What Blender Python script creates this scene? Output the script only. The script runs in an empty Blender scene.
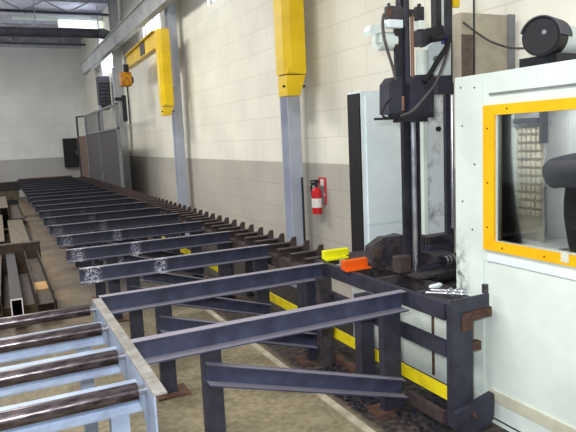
import bpy, bmesh, math, random
from mathutils import Vector, Matrix
random.seed(7)
scene = bpy.context.scene
col = scene.collection
scene.view_settings.view_transform = 'Standard'
scene.view_settings.look = 'None'
scene.view_settings.exposure = -0.08

# ------------------------------------------------------------------ camera
F = 594.66
RT = Vector((0.89769799, -0.43828032, -0.04526238))
UP = Vector((0.09778694, 0.09801185, 0.99036932))
FW = Vector((0.42962313, 0.89347862, -0.13084314))
CAM = Vector((0, 0, 1.7))
cd = bpy.data.cameras.new('camera')
cam = bpy.data.objects.new('camera', cd)
col.objects.link(cam)
m = Matrix((RT, UP, -FW)).transposed().to_4x4()
m.translation = CAM
cam.matrix_world = m
cd.sensor_width = 36.0
cd.lens = F / 576 * 36
cd.clip_start = 0.05
cd.clip_end = 200
scene.camera = cam

def at(x, y, Y):
    """the point of the place seen at pixel (x, y) of the photograph at depth Y along the hall"""
    d = RT * ((x - 288) / F) - UP * ((y - 216) / F) + FW
    return CAM + d * (Y / d.y)

# ------------------------------------------------------------------ materials
def lin(c):
    c = c / 255.0
    return c / 12.92 if c <= 0.04045 else ((c + 0.055) / 1.055) ** 2.4
def rgb(h):
    return (lin(h[0]), lin(h[1]), lin(h[2]), 1)

def mat(name, c1, c2=None, scale=6.0, rough=0.6, metal=0.0, lo=0.4, hi=0.65, bump=0.0, detail=5, stretch=None, spec=0.4):
    mt = bpy.data.materials.new(name)
    mt.use_nodes = True
    nt = mt.node_tree
    b = nt.nodes['Principled BSDF']
    b.inputs['Roughness'].default_value = rough
    b.inputs['Metallic'].default_value = metal
    b.inputs['Specular IOR Level'].default_value = spec
    if c2 is None:
        c2 = tuple(int(v * 0.82) for v in c1)
    tc = nt.nodes.new('ShaderNodeTexCoord')
    mp = nt.nodes.new('ShaderNodeMapping')
    if stretch: mp.inputs['Scale'].default_value = stretch
    nz = nt.nodes.new('ShaderNodeTexNoise')
    nz.inputs['Scale'].default_value = scale
    nz.inputs['Detail'].default_value = detail
    nz.inputs['Roughness'].default_value = 0.65
    rp = nt.nodes.new('ShaderNodeValToRGB')
    rp.color_ramp.elements[0].position = lo
    rp.color_ramp.elements[1].position = hi
    rp.color_ramp.elements[0].color = rgb(c1)
    rp.color_ramp.elements[1].color = rgb(c2)
    L = nt.links.new
    L(tc.outputs['Object'], mp.inputs['Vector'])
    L(mp.outputs['Vector'], nz.inputs['Vector'])
    L(nz.outputs['Fac'], rp.inputs['Fac'])
    L(rp.outputs['Color'], b.inputs['Base Color'])
    if bump:
        bp = nt.nodes.new('ShaderNodeBump')
        bp.inputs['Strength'].default_value = bump
        bp.inputs['Distance'].default_value = 0.01
        L(nz.outputs['Fac'], bp.inputs['Height'])
        L(bp.outputs['Normal'], b.inputs['Normal'])
    return mt

def emis(name, c, s):
    mt = bpy.data.materials.new(name)
    mt.use_nodes = True
    nt = mt.node_tree
    b = nt.nodes['Principled BSDF']
    b.inputs['Base Color'].default_value = rgb(c)
    b.inputs['Emission Color'].default_value = rgb(c)
    b.inputs['Emission Strength'].default_value = s
    return mt

def wall_mat(name, axis, up, low, dado):
    """painted block wall: colour change at dado height, mortar joints from a brick texture"""
    mt = bpy.data.materials.new(name)
    mt.use_nodes = True
    nt = mt.node_tree; N = nt.nodes.new; L = nt.links.new
    b = nt.nodes['Principled BSDF']; b.inputs['Roughness'].default_value = 0.75
    b.inputs['Specular IOR Level'].default_value = 0.2
    g = N('ShaderNodeNewGeometry'); sp = N('ShaderNodeSeparateXYZ'); L(g.outputs['Position'], sp.inputs[0])
    cb = N('ShaderNodeCombineXYZ'); L(sp.outputs[axis], cb.inputs[0]); L(sp.outputs['Z'], cb.inputs[1])
    br = N('ShaderNodeTexBrick'); L(cb.outputs[0], br.inputs['Vector'])
    br.inputs['Scale'].default_value = 1.0
    br.inputs['Mortar Size'].default_value = 0.008
    br.inputs['Mortar Smooth'].default_value = 0.5
    br.inputs['Brick Width'].default_value = 0.56
    br.inputs['Row Height'].default_value = 0.28
    br.inputs['Color1'].default_value = (1, 1, 1, 1); br.inputs['Color2'].default_value = (0.965, 0.965, 0.965, 1)
    br.inputs['Mortar'].default_value = (0.87, 0.87, 0.87, 1)
    nz = N('ShaderNodeTexNoise'); nz.inputs['Scale'].default_value = 1.3; nz.inputs['Detail'].default_value = 6
    L(g.outputs['Position'], nz.inputs['Vector'])
    mr = N('ShaderNodeMapRange'); L(nz.outputs['Fac'], mr.inputs['Value'])
    mr.inputs['From Min'].default_value = 0.3; mr.inputs['From Max'].default_value = 0.7
    mr.inputs['To Min'].default_value = 0.9; mr.inputs['To Max'].default_value = 1.04
    th = N('ShaderNodeMath'); th.operation = 'GREATER_THAN'; L(sp.outputs['Z'], th.inputs[0]); th.inputs[1].default_value = dado
    mx = N('ShaderNodeMix'); mx.data_type = 'RGBA'; L(th.outputs[0], mx.inputs['Factor'])
    mx.inputs['A'].default_value = rgb(low); mx.inputs['B'].default_value = rgb(up)
    m2 = N('ShaderNodeMix'); m2.data_type = 'RGBA'; m2.blend_type = 'MULTIPLY'; m2.inputs['Factor'].default_value = 1
    L(mx.outputs['Result'], m2.inputs['A']); L(br.outputs['Color'], m2.inputs['B'])
    m3 = N('ShaderNodeMix'); m3.data_type = 'RGBA'; m3.blend_type = 'MULTIPLY'; m3.inputs['Factor'].default_value = 1
    L(m2.outputs['Result'], m3.inputs['A']); L(mr.outputs['Result'], m3.inputs['B'])
    L(m3.outputs['Result'], b.inputs['Base Color'])
    bp = N('ShaderNodeBump'); bp.inputs['Strength'].default_value = 0.25; bp.inputs['Distance'].default_value = 0.01
    L(br.outputs['Fac'], bp.inputs['Height']); bp.invert = True
    L(bp.outputs['Normal'], b.inputs['Normal'])
    return mt

def floor_mat():
    mt = bpy.data.materials.new('stained_concrete')
    mt.use_nodes = True
    nt = mt.node_tree; N = nt.nodes.new; L = nt.links.new
    b = nt.nodes['Principled BSDF']; b.inputs['Roughness'].default_value = 0.7
    g = N('ShaderNodeNewGeometry')
    n1 = N('ShaderNodeTexNoise'); n1.inputs['Scale'].default_value = 1.6; n1.inputs['Detail'].default_value = 8; n1.inputs['Roughness'].default_value = 0.7
    L(g.outputs['Position'], n1.inputs['Vector'])
    r1 = N('ShaderNodeValToRGB'); e = r1.color_ramp.elements
    e[0].position = 0.32; e[0].color = rgb((92, 80, 62)); e[1].position = 0.62; e[1].color = rgb((160, 150, 122))
    L(n1.outputs['Fac'], r1.inputs['Fac'])
    n2 = N('ShaderNodeTexNoise'); n2.inputs['Scale'].default_value = 24; n2.inputs['Detail'].default_value = 4
    L(g.outputs['Position'], n2.inputs['Vector'])
    r2 = N('ShaderNodeValToRGB'); e = r2.color_ramp.elements
    e[0].position = 0.35; e[0].color = (0.7, 0.66, 0.6, 1); e[1].position = 0.6; e[1].color = (1, 1, 1, 1)
    L(n2.outputs['Fac'], r2.inputs['Fac'])
    m2 = N('ShaderNodeMix'); m2.data_type = 'RGBA'; m2.blend_type = 'MULTIPLY'; m2.inputs['Factor'].default_value = 1
    L(r1.outputs['Color'], m2.inputs['A']); L(r2.outputs['Color'], m2.inputs['B'])
    # oily dark zone on the machine side of the edging strip
    sp = N('ShaderNodeSeparateXYZ'); L(g.outputs['Position'], sp.inputs[0])
    ox = N('ShaderNodeMapRange'); L(sp.outputs['X'], ox.inputs['Value'])
    ox.inputs['From Min'].default_value = 1.78; ox.inputs['From Max'].default_value = 1.86
    m4 = N('ShaderNodeMix'); m4.data_type = 'RGBA'; L(ox.outputs['Result'], m4.inputs['Factor'])
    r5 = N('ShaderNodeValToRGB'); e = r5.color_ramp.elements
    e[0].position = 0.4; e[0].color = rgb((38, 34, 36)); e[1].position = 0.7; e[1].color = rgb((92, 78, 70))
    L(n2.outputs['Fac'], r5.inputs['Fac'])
    L(m2.outputs['Result'], m4.inputs['A']); L(r5.outputs['Color'], m4.inputs['B'])
    # rusty band alongside the skids
    yy = N('ShaderNodeMapRange'); L(sp.outputs['Y'], yy.inputs['Value'])
    yy.inputs['From Min'].default_value = 3.2; yy.inputs['From Max'].default_value = 6.5; yy.inputs['To Max'].default_value = 0.8
    xx = N('ShaderNodeMapRange'); L(sp.outputs['X'], xx.inputs['Value'])
    xx.inputs['From Min'].default_value = 1.2; xx.inputs['From Max'].default_value = 0.6
    mm = N('ShaderNodeMath'); mm.operation = 'MULTIPLY'; L(yy.outputs[0], mm.inputs[0]); L(xx.outputs[0], mm.inputs[1])
    r6 = N('ShaderNodeValToRGB'); e = r6.color_ramp.elements
    e[0].position = 0.36; e[0].color = rgb((46, 36, 28)); e[1].position = 0.66; e[1].color = rgb((98, 76, 50))
    L(n1.outputs['Fac'], r6.inputs['Fac'])
    m7 = N('ShaderNodeMix'); m7.data_type = 'RGBA'; L(mm.outputs[0], m7.inputs['Factor'])
    L(m4.outputs['Result'], m7.inputs['A']); L(r6.outputs['Color'], m7.inputs['B'])
    # shade under the far skids painted into the floor, darker under the stock too
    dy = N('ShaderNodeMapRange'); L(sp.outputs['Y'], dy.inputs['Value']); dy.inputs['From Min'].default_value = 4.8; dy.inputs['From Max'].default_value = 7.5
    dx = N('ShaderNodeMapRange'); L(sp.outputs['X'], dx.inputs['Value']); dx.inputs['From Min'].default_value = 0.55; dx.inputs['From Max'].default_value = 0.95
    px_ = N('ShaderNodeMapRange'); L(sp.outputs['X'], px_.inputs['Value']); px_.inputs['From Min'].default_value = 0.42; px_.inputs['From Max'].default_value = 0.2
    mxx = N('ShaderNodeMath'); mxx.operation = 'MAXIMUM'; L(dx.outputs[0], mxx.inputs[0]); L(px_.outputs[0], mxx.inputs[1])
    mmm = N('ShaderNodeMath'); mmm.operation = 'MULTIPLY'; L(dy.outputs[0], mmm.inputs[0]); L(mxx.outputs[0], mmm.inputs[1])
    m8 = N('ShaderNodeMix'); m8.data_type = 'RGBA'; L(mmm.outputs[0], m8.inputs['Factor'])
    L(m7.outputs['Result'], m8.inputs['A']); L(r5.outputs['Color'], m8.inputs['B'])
    L(m8.outputs['Result'], b.inputs['Base Color'])
    bp = N('ShaderNodeBump'); bp.inputs['Strength'].default_value = 0.2; bp.inputs['Distance'].default_value = 0.01
    L(n2.outputs['Fac'], bp.inputs['Height']); L(bp.outputs['Normal'], b.inputs['Normal'])
    return mt

def skid_mat():
    """dark blue painted channel with bare worn patches where stock slides over, and painted flash glints"""
    mt = bpy.data.materials.new('navy_skid_paint')
    mt.use_nodes = True
    nt = mt.node_tree; N = nt.nodes.new; L = nt.links.new
    b = nt.nodes['Principled BSDF']; b.inputs['Roughness'].default_value = 0.5
    tc = N('ShaderNodeTexCoord'); oi = N('ShaderNodeObjectInfo')
    n1 = N('ShaderNodeTexNoise'); n1.inputs['Scale'].default_value = 9; n1.inputs['Detail'].default_value = 7
    L(tc.outputs['Object'], n1.inputs['Vector'])
    r1 = N('ShaderNodeValToRGB'); e = r1.color_ramp.elements
    e[0].position = 0.35; e[0].color = rgb((39, 41, 58)); e[1].position = 0.68; e[1].color = rgb((57, 60, 80))
    L(n1.outputs['Fac'], r1.inputs['Fac'])
    # upward faces dusty
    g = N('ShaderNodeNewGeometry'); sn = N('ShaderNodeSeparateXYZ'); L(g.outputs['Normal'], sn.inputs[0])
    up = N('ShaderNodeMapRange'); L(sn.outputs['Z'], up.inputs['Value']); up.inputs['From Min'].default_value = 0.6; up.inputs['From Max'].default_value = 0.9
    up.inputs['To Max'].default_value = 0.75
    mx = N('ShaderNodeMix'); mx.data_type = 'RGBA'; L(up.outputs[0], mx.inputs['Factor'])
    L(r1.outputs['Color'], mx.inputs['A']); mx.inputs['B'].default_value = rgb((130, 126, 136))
    # worn scribbled patch at x ~ 0.55-0.68, painted flash glints at x ~ 1.0-1.1
    sp = N('ShaderNodeSeparateXYZ'); L(tc.outputs['Object'], sp.inputs[0])
    def band(c, w):
        s = N('ShaderNodeMath'); s.operation = 'SUBTRACT'; L(sp.outputs['X'], s.inputs[0]); s.inputs[1].default_value = c
        a = N('ShaderNodeMath'); a.operation = 'ABSOLUTE'; L(s.outputs[0], a.inputs[0])
        l = N('ShaderNodeMapRange'); L(a.outputs[0], l.inputs['Value'])
        l.inputs['From Min'].default_value = w; l.inputs['From Max'].default_value = w * 0.4
        return l
    b1 = band(0.10, 0.075); b2 = band(0.64, 0.06)
    ad = N('ShaderNodeMath'); ad.operation = 'MAXIMUM'; L(b1.outputs[0], ad.inputs[0]); L(b2.outputs[0], ad.inputs[1])
    cx = N('ShaderNodeVectorMath'); cx.operation = 'ADD'
    L(tc.outputs['Object'], cx.inputs[0]); L(oi.outputs['Location'], cx.inputs[1])
    n2 = N('ShaderNodeTexNoise'); n2.inputs['Scale'].default_value = 60; n2.inputs['Detail'].default_value = 5; n2.inputs['Roughness'].default_value = 0.75
    L(cx.outputs[0], n2.inputs['Vector'])
    r2 = N('ShaderNodeMapRange'); L(n2.outputs['Fac'], r2.inputs['Value']); r2.inputs['From Min'].default_value = 0.48; r2.inputs['From Max'].default_value = 0.6
    # only the skids in the middle of the run show wear and painted glints (not the two nearest)
    so = N('ShaderNodeSeparateXYZ'); L(oi.outputs['Location'], so.inputs[0])
    w1 = N('ShaderNodeMapRange'); L(so.outputs['Y'], w1.inputs['Value']); w1.inputs['From Min'].default_value = 4.2; w1.inputs['From Max'].default_value = 4.6
    w2 = N('ShaderNodeMapRange'); L(so.outputs['Y'], w2.inputs['Value']); w2.inputs['From Min'].default_value = 11; w2.inputs['From Max'].default_value = 5.2
    p = r2.outputs[0]
    for q in (ad.outputs[0], w1.outputs[0], w2.outputs[0]):
        k = N('ShaderNodeMath'); k.operation = 'MULTIPLY'; L(p, k.inputs[0]); L(q, k.inputs[1]); p = k.outputs[0]
    mz = N('ShaderNodeMix'); mz.data_type = 'RGBA'; L(p, mz.inputs['Factor'])
    L(mx.outputs['Result'], mz.inputs['A']); mz.inputs['B'].default_value = rgb((216, 216, 226))
    dk = N('ShaderNodeMapRange'); L(so.outputs['Y'], dk.inputs['Value'])  # flash falloff painted into the colour: near skids brightened, far ones darkened
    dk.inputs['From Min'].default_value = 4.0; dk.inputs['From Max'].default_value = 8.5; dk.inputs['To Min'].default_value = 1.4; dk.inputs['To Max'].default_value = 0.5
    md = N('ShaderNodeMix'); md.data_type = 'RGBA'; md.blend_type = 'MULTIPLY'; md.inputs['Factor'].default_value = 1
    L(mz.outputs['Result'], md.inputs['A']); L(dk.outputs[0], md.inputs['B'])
    L(md.outputs['Result'], b.inputs['Base Color'])
    return mt

def smear_mat():
    mt = bpy.data.materials.new('oily_smear')
    mt.use_nodes = True
    nt = mt.node_tree; N = nt.nodes.new; L = nt.links.new
    b = nt.nodes['Principled BSDF']; b.inputs['Base Color'].default_value = rgb((70, 66, 62)); b.inputs['Roughness'].default_value = 0.5
    tc = N('ShaderNodeTexCoord'); sp = N('ShaderNodeSeparateXYZ'); L(tc.outputs['Object'], sp.inputs[0])
    nz = N('ShaderNodeTexNoise'); nz.inputs['Scale'].default_value = 22; nz.inputs['Detail'].default_value = 6; L(tc.outputs['Object'], nz.inputs['Vector'])
    a = N('ShaderNodeMapRange'); L(nz.outputs['Fac'], a.inputs['Value']); a.inputs['From Min'].default_value = 0.42; a.inputs['From Max'].default_value = 0.72
    e1 = N('ShaderNodeMapRange'); L(sp.outputs['Z'], e1.inputs['Value']); e1.inputs['From Min'].default_value = 1.14; e1.inputs['From Max'].default_value = 0.8
    e2 = N('ShaderNodeMapRange'); L(sp.outputs['Y'], e2.inputs['Value']); e2.inputs['From Min'].default_value = 2.63; e2.inputs['From Max'].default_value = 2.74
    m1 = N('ShaderNodeMath'); m1.operation = 'MULTIPLY'; L(a.outputs[0], m1.inputs[0]); L(e1.outputs[0], m1.inputs[1])
    m2 = N('ShaderNodeMath'); m2.operation = 'MULTIPLY'; L(m1.outputs[0], m2.inputs[0]); L(e2.outputs[0], m2.inputs[1])
    L(m2.outputs[0], b.inputs['Alpha'])
    return mt

def glass_mat():
    mt = bpy.data.materials.new('window_glass')
    mt.use_nodes = True
    nt = mt.node_tree; N = nt.nodes.new; L = nt.links.new
    nt.nodes.remove(nt.nodes['Principled BSDF'])
    out = nt.nodes['Material Output']
    t = N('ShaderNodeBsdfTransparent'); t.inputs['Color'].default_value = (0.9, 0.91, 0.9, 1)
    gl = N('ShaderNodeBsdfGlossy'); gl.inputs['Roughness'].default_value = 0.03
    mx = N('ShaderNodeMixShader'); fr = N('ShaderNodeFresnel'); fr.inputs['IOR'].default_value = 1.45
    L(fr.outputs[0], mx.inputs[0]); L(t.outputs[0], mx.inputs[1]); L(gl.outputs[0], mx.inputs[2]); L(mx.outputs[0], out.inputs['Surface'])
    return mt

def mesh_grid_mat(name, c, scale):
    """woven wire panel: procedural see-through grid"""
    mt = bpy.data.materials.new(name)
    mt.use_nodes = True
    nt = mt.node_tree; N = nt.nodes.new; L = nt.links.new
    b = nt.nodes['Principled BSDF']; b.inputs['Base Color'].default_value = rgb(c); b.inputs['Roughness'].default_value = 0.7
    return mt

M = {}
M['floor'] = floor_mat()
M['wall_right'] = wall_mat('cream_block_wall', 'Y', (241, 237, 221), (190, 184, 172), 1.40)
M['wall_back'] = wall_mat('white_block_wall', 'X', (226, 226, 220), (172, 170, 166), 1.36)
M['ceiling'] = mat('ceiling_deck', (196, 196, 208), (168, 168, 182), 2.0, 0.8)
M['joist'] = mat('joist_steel', (190, 192, 200), (160, 162, 172), 5, 0.7)
M['joist_dark'] = mat('joist_dark_steel', (84, 84, 94), (66, 66, 76), 5, 0.7)
M['column'] = mat('grey_blue_column_paint', (178, 183, 196), (162, 167, 180), 3.0, 0.6)
M['rail'] = mat('pale_rail_paint', (190, 192, 190), (160, 162, 164), 1.5, 0.6)
M['yellow'] = mat('crane_yellow_paint', (232, 196, 10), (214, 176, 8), 3, 0.35)
M['hoist'] = mat('hoist_orange', (206, 150, 20), (140, 60, 20), 12, 0.5)
M['dark'] = mat('dark_metal', (40, 40, 48), (28, 27, 34), 8, 0.5)
M['black'] = mat('black_panel', (26, 23, 27), (38, 32, 34), 7, 0.55)
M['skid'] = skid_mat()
M['navy'] = mat('navy_machine_paint', (54, 54, 68), (42, 41, 50), 9, 0.5)
M['conveyor'] = mat('brown_grimy_steel', (74, 60, 58), (46, 39, 42), 10, 0.65, 0.0)
M['rust'] = mat('rusty_steel', (96, 66, 50), (58, 46, 42), 14, 0.8, bump=0.3)
M['grime'] = mat('grimy_dark_steel', (78, 72, 76), (46, 43, 48), 16, 0.5, 0.2, bump=0.3)
M['stripe'] = mat('yellow_stripe_paint', (226, 206, 24), (190, 168, 20), 9, 0.5, lo=0.5, hi=0.8)
M['lime'] = mat('bright_yellow_block', (236, 232, 24), (206, 200, 16), 8, 0.5, lo=0.5, hi=0.8)
M['orange'] = mat('orange_block', (232, 96, 18), (196, 76, 16), 8, 0.5, lo=0.5, hi=0.8)
M['paleblue'] = mat('pale_blue_conveyor_paint', (156, 170, 192), (134, 146, 166), 5, 0.5)
M['railtop'] = mat('worn_rail_top', (146, 143, 138), (116, 112, 104), 10, 0.6)
M['roller'] = mat('rusty_roller_steel', (100, 90, 92), (48, 40, 42), 11, 0.28, 0.7, lo=0.38, hi=0.62, stretch=(1.0, 4, 4))
M['chrome'] = mat('bright_steel', (214, 214, 220), (168, 168, 176), 8, 0.2, 0.9)
M['white'] = mat('machine_white_paint', (220, 230, 222), (206, 216, 208), 2.5, 0.45)
M['whitepanel'] = mat('pale_panel_paint', (228, 238, 240), (214, 225, 228), 2.0, 0.5)
M['stainedwhite'] = mat('oil_stained_white_plate', (222, 228, 230), (96, 94, 98), 7, 0.5, lo=0.52, hi=0.76)
M['plinth'] = mat('machine_plinth', (206, 206, 186), (190, 186, 164), 5, 0.6)
M['frameyellow'] = mat('window_frame_yellow', (246, 184, 10), (234, 172, 8), 4, 0.45)
M['beige'] = mat('beige_box_paint', (178, 168, 148), (160, 150, 132), 5, 0.7)
M['greybox'] = mat('grey_steel_edge', (128, 130, 132), (104, 106, 108), 5, 0.6)
M['interior'] = mat('machine_interior_grey', (196, 198, 200), (182, 184, 186), 4, 0.6)
M['perf'] = mat('perforated_panel', (178, 170, 152), (150, 143, 128), 8, 0.6)
M['glass'] = glass_mat()
M['bright'] = emis('daylight_pane', (235, 244, 255), 9)
M['lamp'] = emis('fluorescent_tube', (240, 248, 232), 0.8)
M['red'] = mat('extinguisher_red', (204, 30, 34), (178, 24, 28), 6, 0.35)
M['label'] = mat('white_label', (232, 226, 222), (214, 204, 202), 30, 0.6)
M['signred'] = mat('sign_pink_red', (206, 62, 70), (190, 50, 58), 20, 0.6)
M['rubber'] = mat('black_rubber', (22, 20, 25), (16, 15, 18), 10, 0.6)
M['cable'] = mat('grey_brown_cable', (88, 80, 80), (66, 60, 62), 10, 0.6)
M['blueplug'] = mat('blue_plastic', (44, 60, 140), (36, 48, 120), 10, 0.5)
M['copper'] = mat('copper_pipe', (150, 112, 96), (112, 82, 72), 10, 0.4, 0.5)
M['cage'] = mat('grey_brown_cage_mesh', (80, 76, 78), (62, 58, 60), 18, 0.7)
M['cagebrown'] = mat('brown_cage_mesh', (106, 88, 76), (84, 70, 62), 18, 0.7)
M['stock'] = mat('old_brown_stock', (72, 58, 46), (40, 33, 29), 10, 0.75)
M['stockdark'] = mat('dark_mill_scale', (40, 36, 36), (26, 24, 25), 10, 0.65)
M['stockgrey'] = mat('grey_tan_stock', (98, 86, 68), (70, 60, 48), 9, 0.7)
M['tan'] = mat('tan_cardboard', (168, 134, 84), (140, 110, 68), 8, 0.8)
M['wood'] = mat('old_timber', (80, 62, 42), (54, 43, 31), 7, 0.85, stretch=(1, 6, 6))
M['chips'] = mat('steel_chips', (60, 62, 84), (24, 24, 32), 40, 0.4, 0.5)
M['strip'] = mat('pale_floor_strip', (196, 186, 166), (160, 148, 130), 9, 0.7)
M['jacket'] = mat('dark_jacket_cloth', (24, 20, 30), (17, 15, 23), 20, 0.9)
M['skin'] = mat('skin', (196, 150, 124), (184, 138, 112), 14, 0.6)
M['hair'] = mat('dark_hair', (44, 34, 30), (30, 24, 22), 30, 0.7)
M['trouser'] = mat('dark_trousers', (44, 46, 60), (34, 36, 48), 20, 0.9)

# ------------------------------------------------------------------ mesh helpers
class MB:
    def __init__(self): self.bm = bmesh.new()
    def box(self, x0, y0, z0, x1, y1, z1, bev=0.0, rot=None):
        cx, cy, cz = (x0 + x1) / 2, (y0 + y1) / 2, (z0 + z1) / 2
        mm = Matrix.Translation((cx, cy, cz))
        if rot is not None: mm = mm @ rot
        mm = mm @ Matrix.Diagonal((abs(x1 - x0), abs(y1 - y0), abs(z1 - z0), 1))
        r = bmesh.ops.create_cube(self.bm, size=1, matrix=mm)
        if bev:
            es = list({e for v in r['verts'] for e in v.link_edges})
            bmesh.ops.bevel(self.bm, geom=es, offset=bev, segments=2, affect='EDGES', profile=0.5)
        return self
    def prism(self, pts, axis, a, b):
        """extrude a 2-D outline along axis from a to b; pts are the two other coordinates in order"""
        def mk(p, t):
            if axis == 'x': return (t, p[0], p[1])
            if axis == 'y': return (p[0], t, p[1])
            return (p[0], p[1], t)
        va = [self.bm.verts.new(mk(p, a)) for p in pts]
        vb = [self.bm.verts.new(mk(p, b)) for p in pts]
        n = len(pts)
        self.bm.faces.new(va); self.bm.faces.new(vb[::-1])
        for i in range(n):
            self.bm.faces.new((va[i], vb[i], vb[(i + 1) % n], va[(i + 1) % n]))
        return self
    def cyl(self, p, q, r, r2=None, seg=20, caps=True):
        p, q = Vector(p), Vector(q); d = q - p
        mm = Matrix.Translation((p + q) / 2) @ d.to_track_quat('Z', 'Y').to_matrix().to_4x4()
        bmesh.ops.create_cone(self.bm, cap_ends=caps, segments=seg, radius1=r, radius2=r if r2 is None else r2, depth=d.length, matrix=mm)
        return self
    def tube(self, pts, r, seg=8):
        """smooth hose through points"""
        pts = [Vector(p) for p in pts]
        P = [pts[0]] + pts + [pts[-1]]
        path = []
        for i in range(1, len(P) - 2):
            for k in range(6):
                t = k / 6
                a, b, c, d = P[i - 1], P[i], P[i + 1], P[i + 2]
                path.append(0.5 * ((2 * b) + (c - a) * t + (2 * a - 5 * b + 4 * c - d) * t * t + (3 * b - a - 3 * c + d) * t ** 3))
        path.append(pts[-1])
        rings = []
        ref = Vector((0.3, 0.5, 0.8)).normalized()
        for i, p in enumerate(path):
            d = (path[min(i + 1, len(path) - 1)] - path[max(i - 1, 0)]).normalized()
            u = d.cross(ref).normalized(); v = d.cross(u)
            rings.append([self.bm.verts.new(p + (u * math.cos(2 * math.pi * k / seg) + v * math.sin(2 * math.pi * k / seg)) * r) for k in range(seg)])
        for a, b in zip(rings, rings[1:]):
            for k in range(seg):
                self.bm.faces.new((a[k], a[(k + 1) % seg], b[(k + 1) % seg], b[k]))
        self.bm.faces.new(rings[0]); self.bm.faces.new(rings[-1][::-1])
        return self
    def channel(self, x0, x1, y, z0, z1, fl=0.05, t=0.008, sgn=-1):
        """C channel along X, web at y, flanges toward sgn*Y"""
        self.box(x0, y, z0, x1, y - sgn * t, z1)
        self.box(x0, y, z1 - t, x1, y + sgn * fl, z1)
        self.box(x0, y, z0, x1, y + sgn * fl * 1.5, z0 + t)
        return self
    def build(self, name, material, parent=None, loc=(0, 0, 0), smooth=False):
        bmesh.ops.recalc_face_normals(self.bm, faces=self.bm.faces)
        me = bpy.data.meshes.new(name)
        self.bm.to_mesh(me); self.bm.free()
        me.materials.append(material)
        if smooth:
            for p in me.polygons: p.use_smooth = True
            try: me.set_sharp_from_angle(angle=math.radians(40))
            except Exception: pass
        o = bpy.data.objects.new(name, me)
        o.location = loc
        col.objects.link(o)
        if parent is not None: o.parent = parent
        return o

def pbox(mb, x0, y0, x1, y1, Y, dep, bev=0.0):
    """box whose outline spans these photo pixels when it stands at depth Y (side face included)"""
    xm, ym = (x0 + x1) / 2, (y0 + y1) / 2
    X0, X1 = at(x0, ym, Y + dep).x, at(x1, ym, Y).x
    while X1 - X0 < 0.35 * (at(x1, ym, Y).x - at(x0, ym, Y).x):
        dep *= 0.7; X0 = at(x0, ym, Y + dep).x
    return mb.box(X0, Y, at(xm, y1, Y).z, X1, Y + dep, at(xm, y0, Y).z, bev)
def ppoly(mb, pix, Y, dep):
    P = [at(x, y, Y) for x, y in pix]
    return mb.prism([(p.x, p.z) for p in P], 'y', Y, Y + dep)
def phose(pts, r):
    return MB().tube([at(x, y, Y) for x, y, Y in pts], r)
def tag(o, label=None, cat=None, group=None, kind=None):
    if label: o['label'] = label
    if cat: o['category'] = cat
    if group: o['group'] = group
    if kind: o['kind'] = kind
    return o
def thing(name, label, cat, loc=(0, 0, 0), group=None):
    o = bpy.data.objects.new(name, None)
    o.empty_display_size = 0.1
    o.location = loc
    col.objects.link(o)
    return tag(o, label, cat, group)
def copy_tree(o, parent=None):
    c = o.copy(); col.objects.link(c)
    if parent is not None: c.parent = parent
    for ch in list(o.children): copy_tree(ch, c)
    return c
def struct(mb, name, material):
    return tag(mb.build(name, material), kind='structure')
def poly_box(mb, pts8):
    vs = [mb.bm.verts.new(p) for p in pts8]
    for f in ((0, 1, 2, 3), (7, 6, 5, 4), (0, 4, 5, 1), (1, 5, 6, 2), (2, 6, 7, 3), (3, 7, 4, 0)):
        mb.bm.faces.new([vs[i] for i in f])
def bar(mb, p, q, w, h, up=(0, 0, 1)):
    """rectangular bar between two points, w across, h along 'up'"""
    p, q, up = Vector(p), Vector(q), Vector(up)
    d = (q - p).normalized(); s = d.cross(up).normalized() * w / 2; u = s.cross(d).normalized() * h / 2
    poly_box(mb, [p - s - u, p + s - u, p + s + u, p - s + u, q - s - u, q + s - u, q + s + u, q - s + u])

# ------------------------------------------------------------------ the setting
WX, BY, CZ = 3.18, 23.5, 5.6
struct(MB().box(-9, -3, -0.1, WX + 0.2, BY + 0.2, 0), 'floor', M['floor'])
WINS = [(8.15, 9.15), (12.1, 13.6), (17.0, 19.2)]
WZ0, WZ1 = 3.78, 4.85
wm = MB()
ys = [-3] + [v for w in WINS for v in w] + [BY]
for i in range(0, len(ys) - 1, 2):
    wm.box(WX, ys[i], 0, WX + 0.2, ys[i + 1], CZ)
for a, b in WINS:
    wm.box(WX, a, 0, WX + 0.2, b, WZ0); wm.box(WX, a, WZ1, WX + 0.2, b, CZ)
struct(wm, 'wall_right', M['wall_right'])
struct(MB().box(-9, BY, 0, WX + 0.2, BY + 0.2, CZ), 'wall_back', M['wall_back'])
struct(MB().box(-9, -3, CZ, WX + 0.2, BY + 0.2, CZ + 0.1), 'ceiling', M['ceiling'])
for k, (a, b) in enumerate(WINS):
    f = MB()
    for y in (a, (a + b) / 2 - 0.02, b - 0.04): f.box(WX + 0.05, y, WZ0, WX + 0.11, y + 0.04, WZ1)
    for z in (WZ0, WZ1 - 0.04): f.box(WX + 0.05, a, z, WX + 0.11, b, z + 0.04)
    w = struct(f, 'window_%d' % (k + 1), M['greybox'])
    MB().box(WX + 0.07, a + 0.02, WZ0 + 0.02, WX + 0.09, b - 0.02, WZ1 - 0.02).build('window_pane', M['bright'], w)
# steel edge beam over the back wall, pale edging strip let into the floor
struct(MB().box(-9, BY - 0.1, 5.28, WX, BY, CZ), 'trim_1', M['joist'])
struct(MB().box(1.745, 1.6, 0, 1.79, 12, 0.012), 'trim_2', M['strip'])

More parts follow.
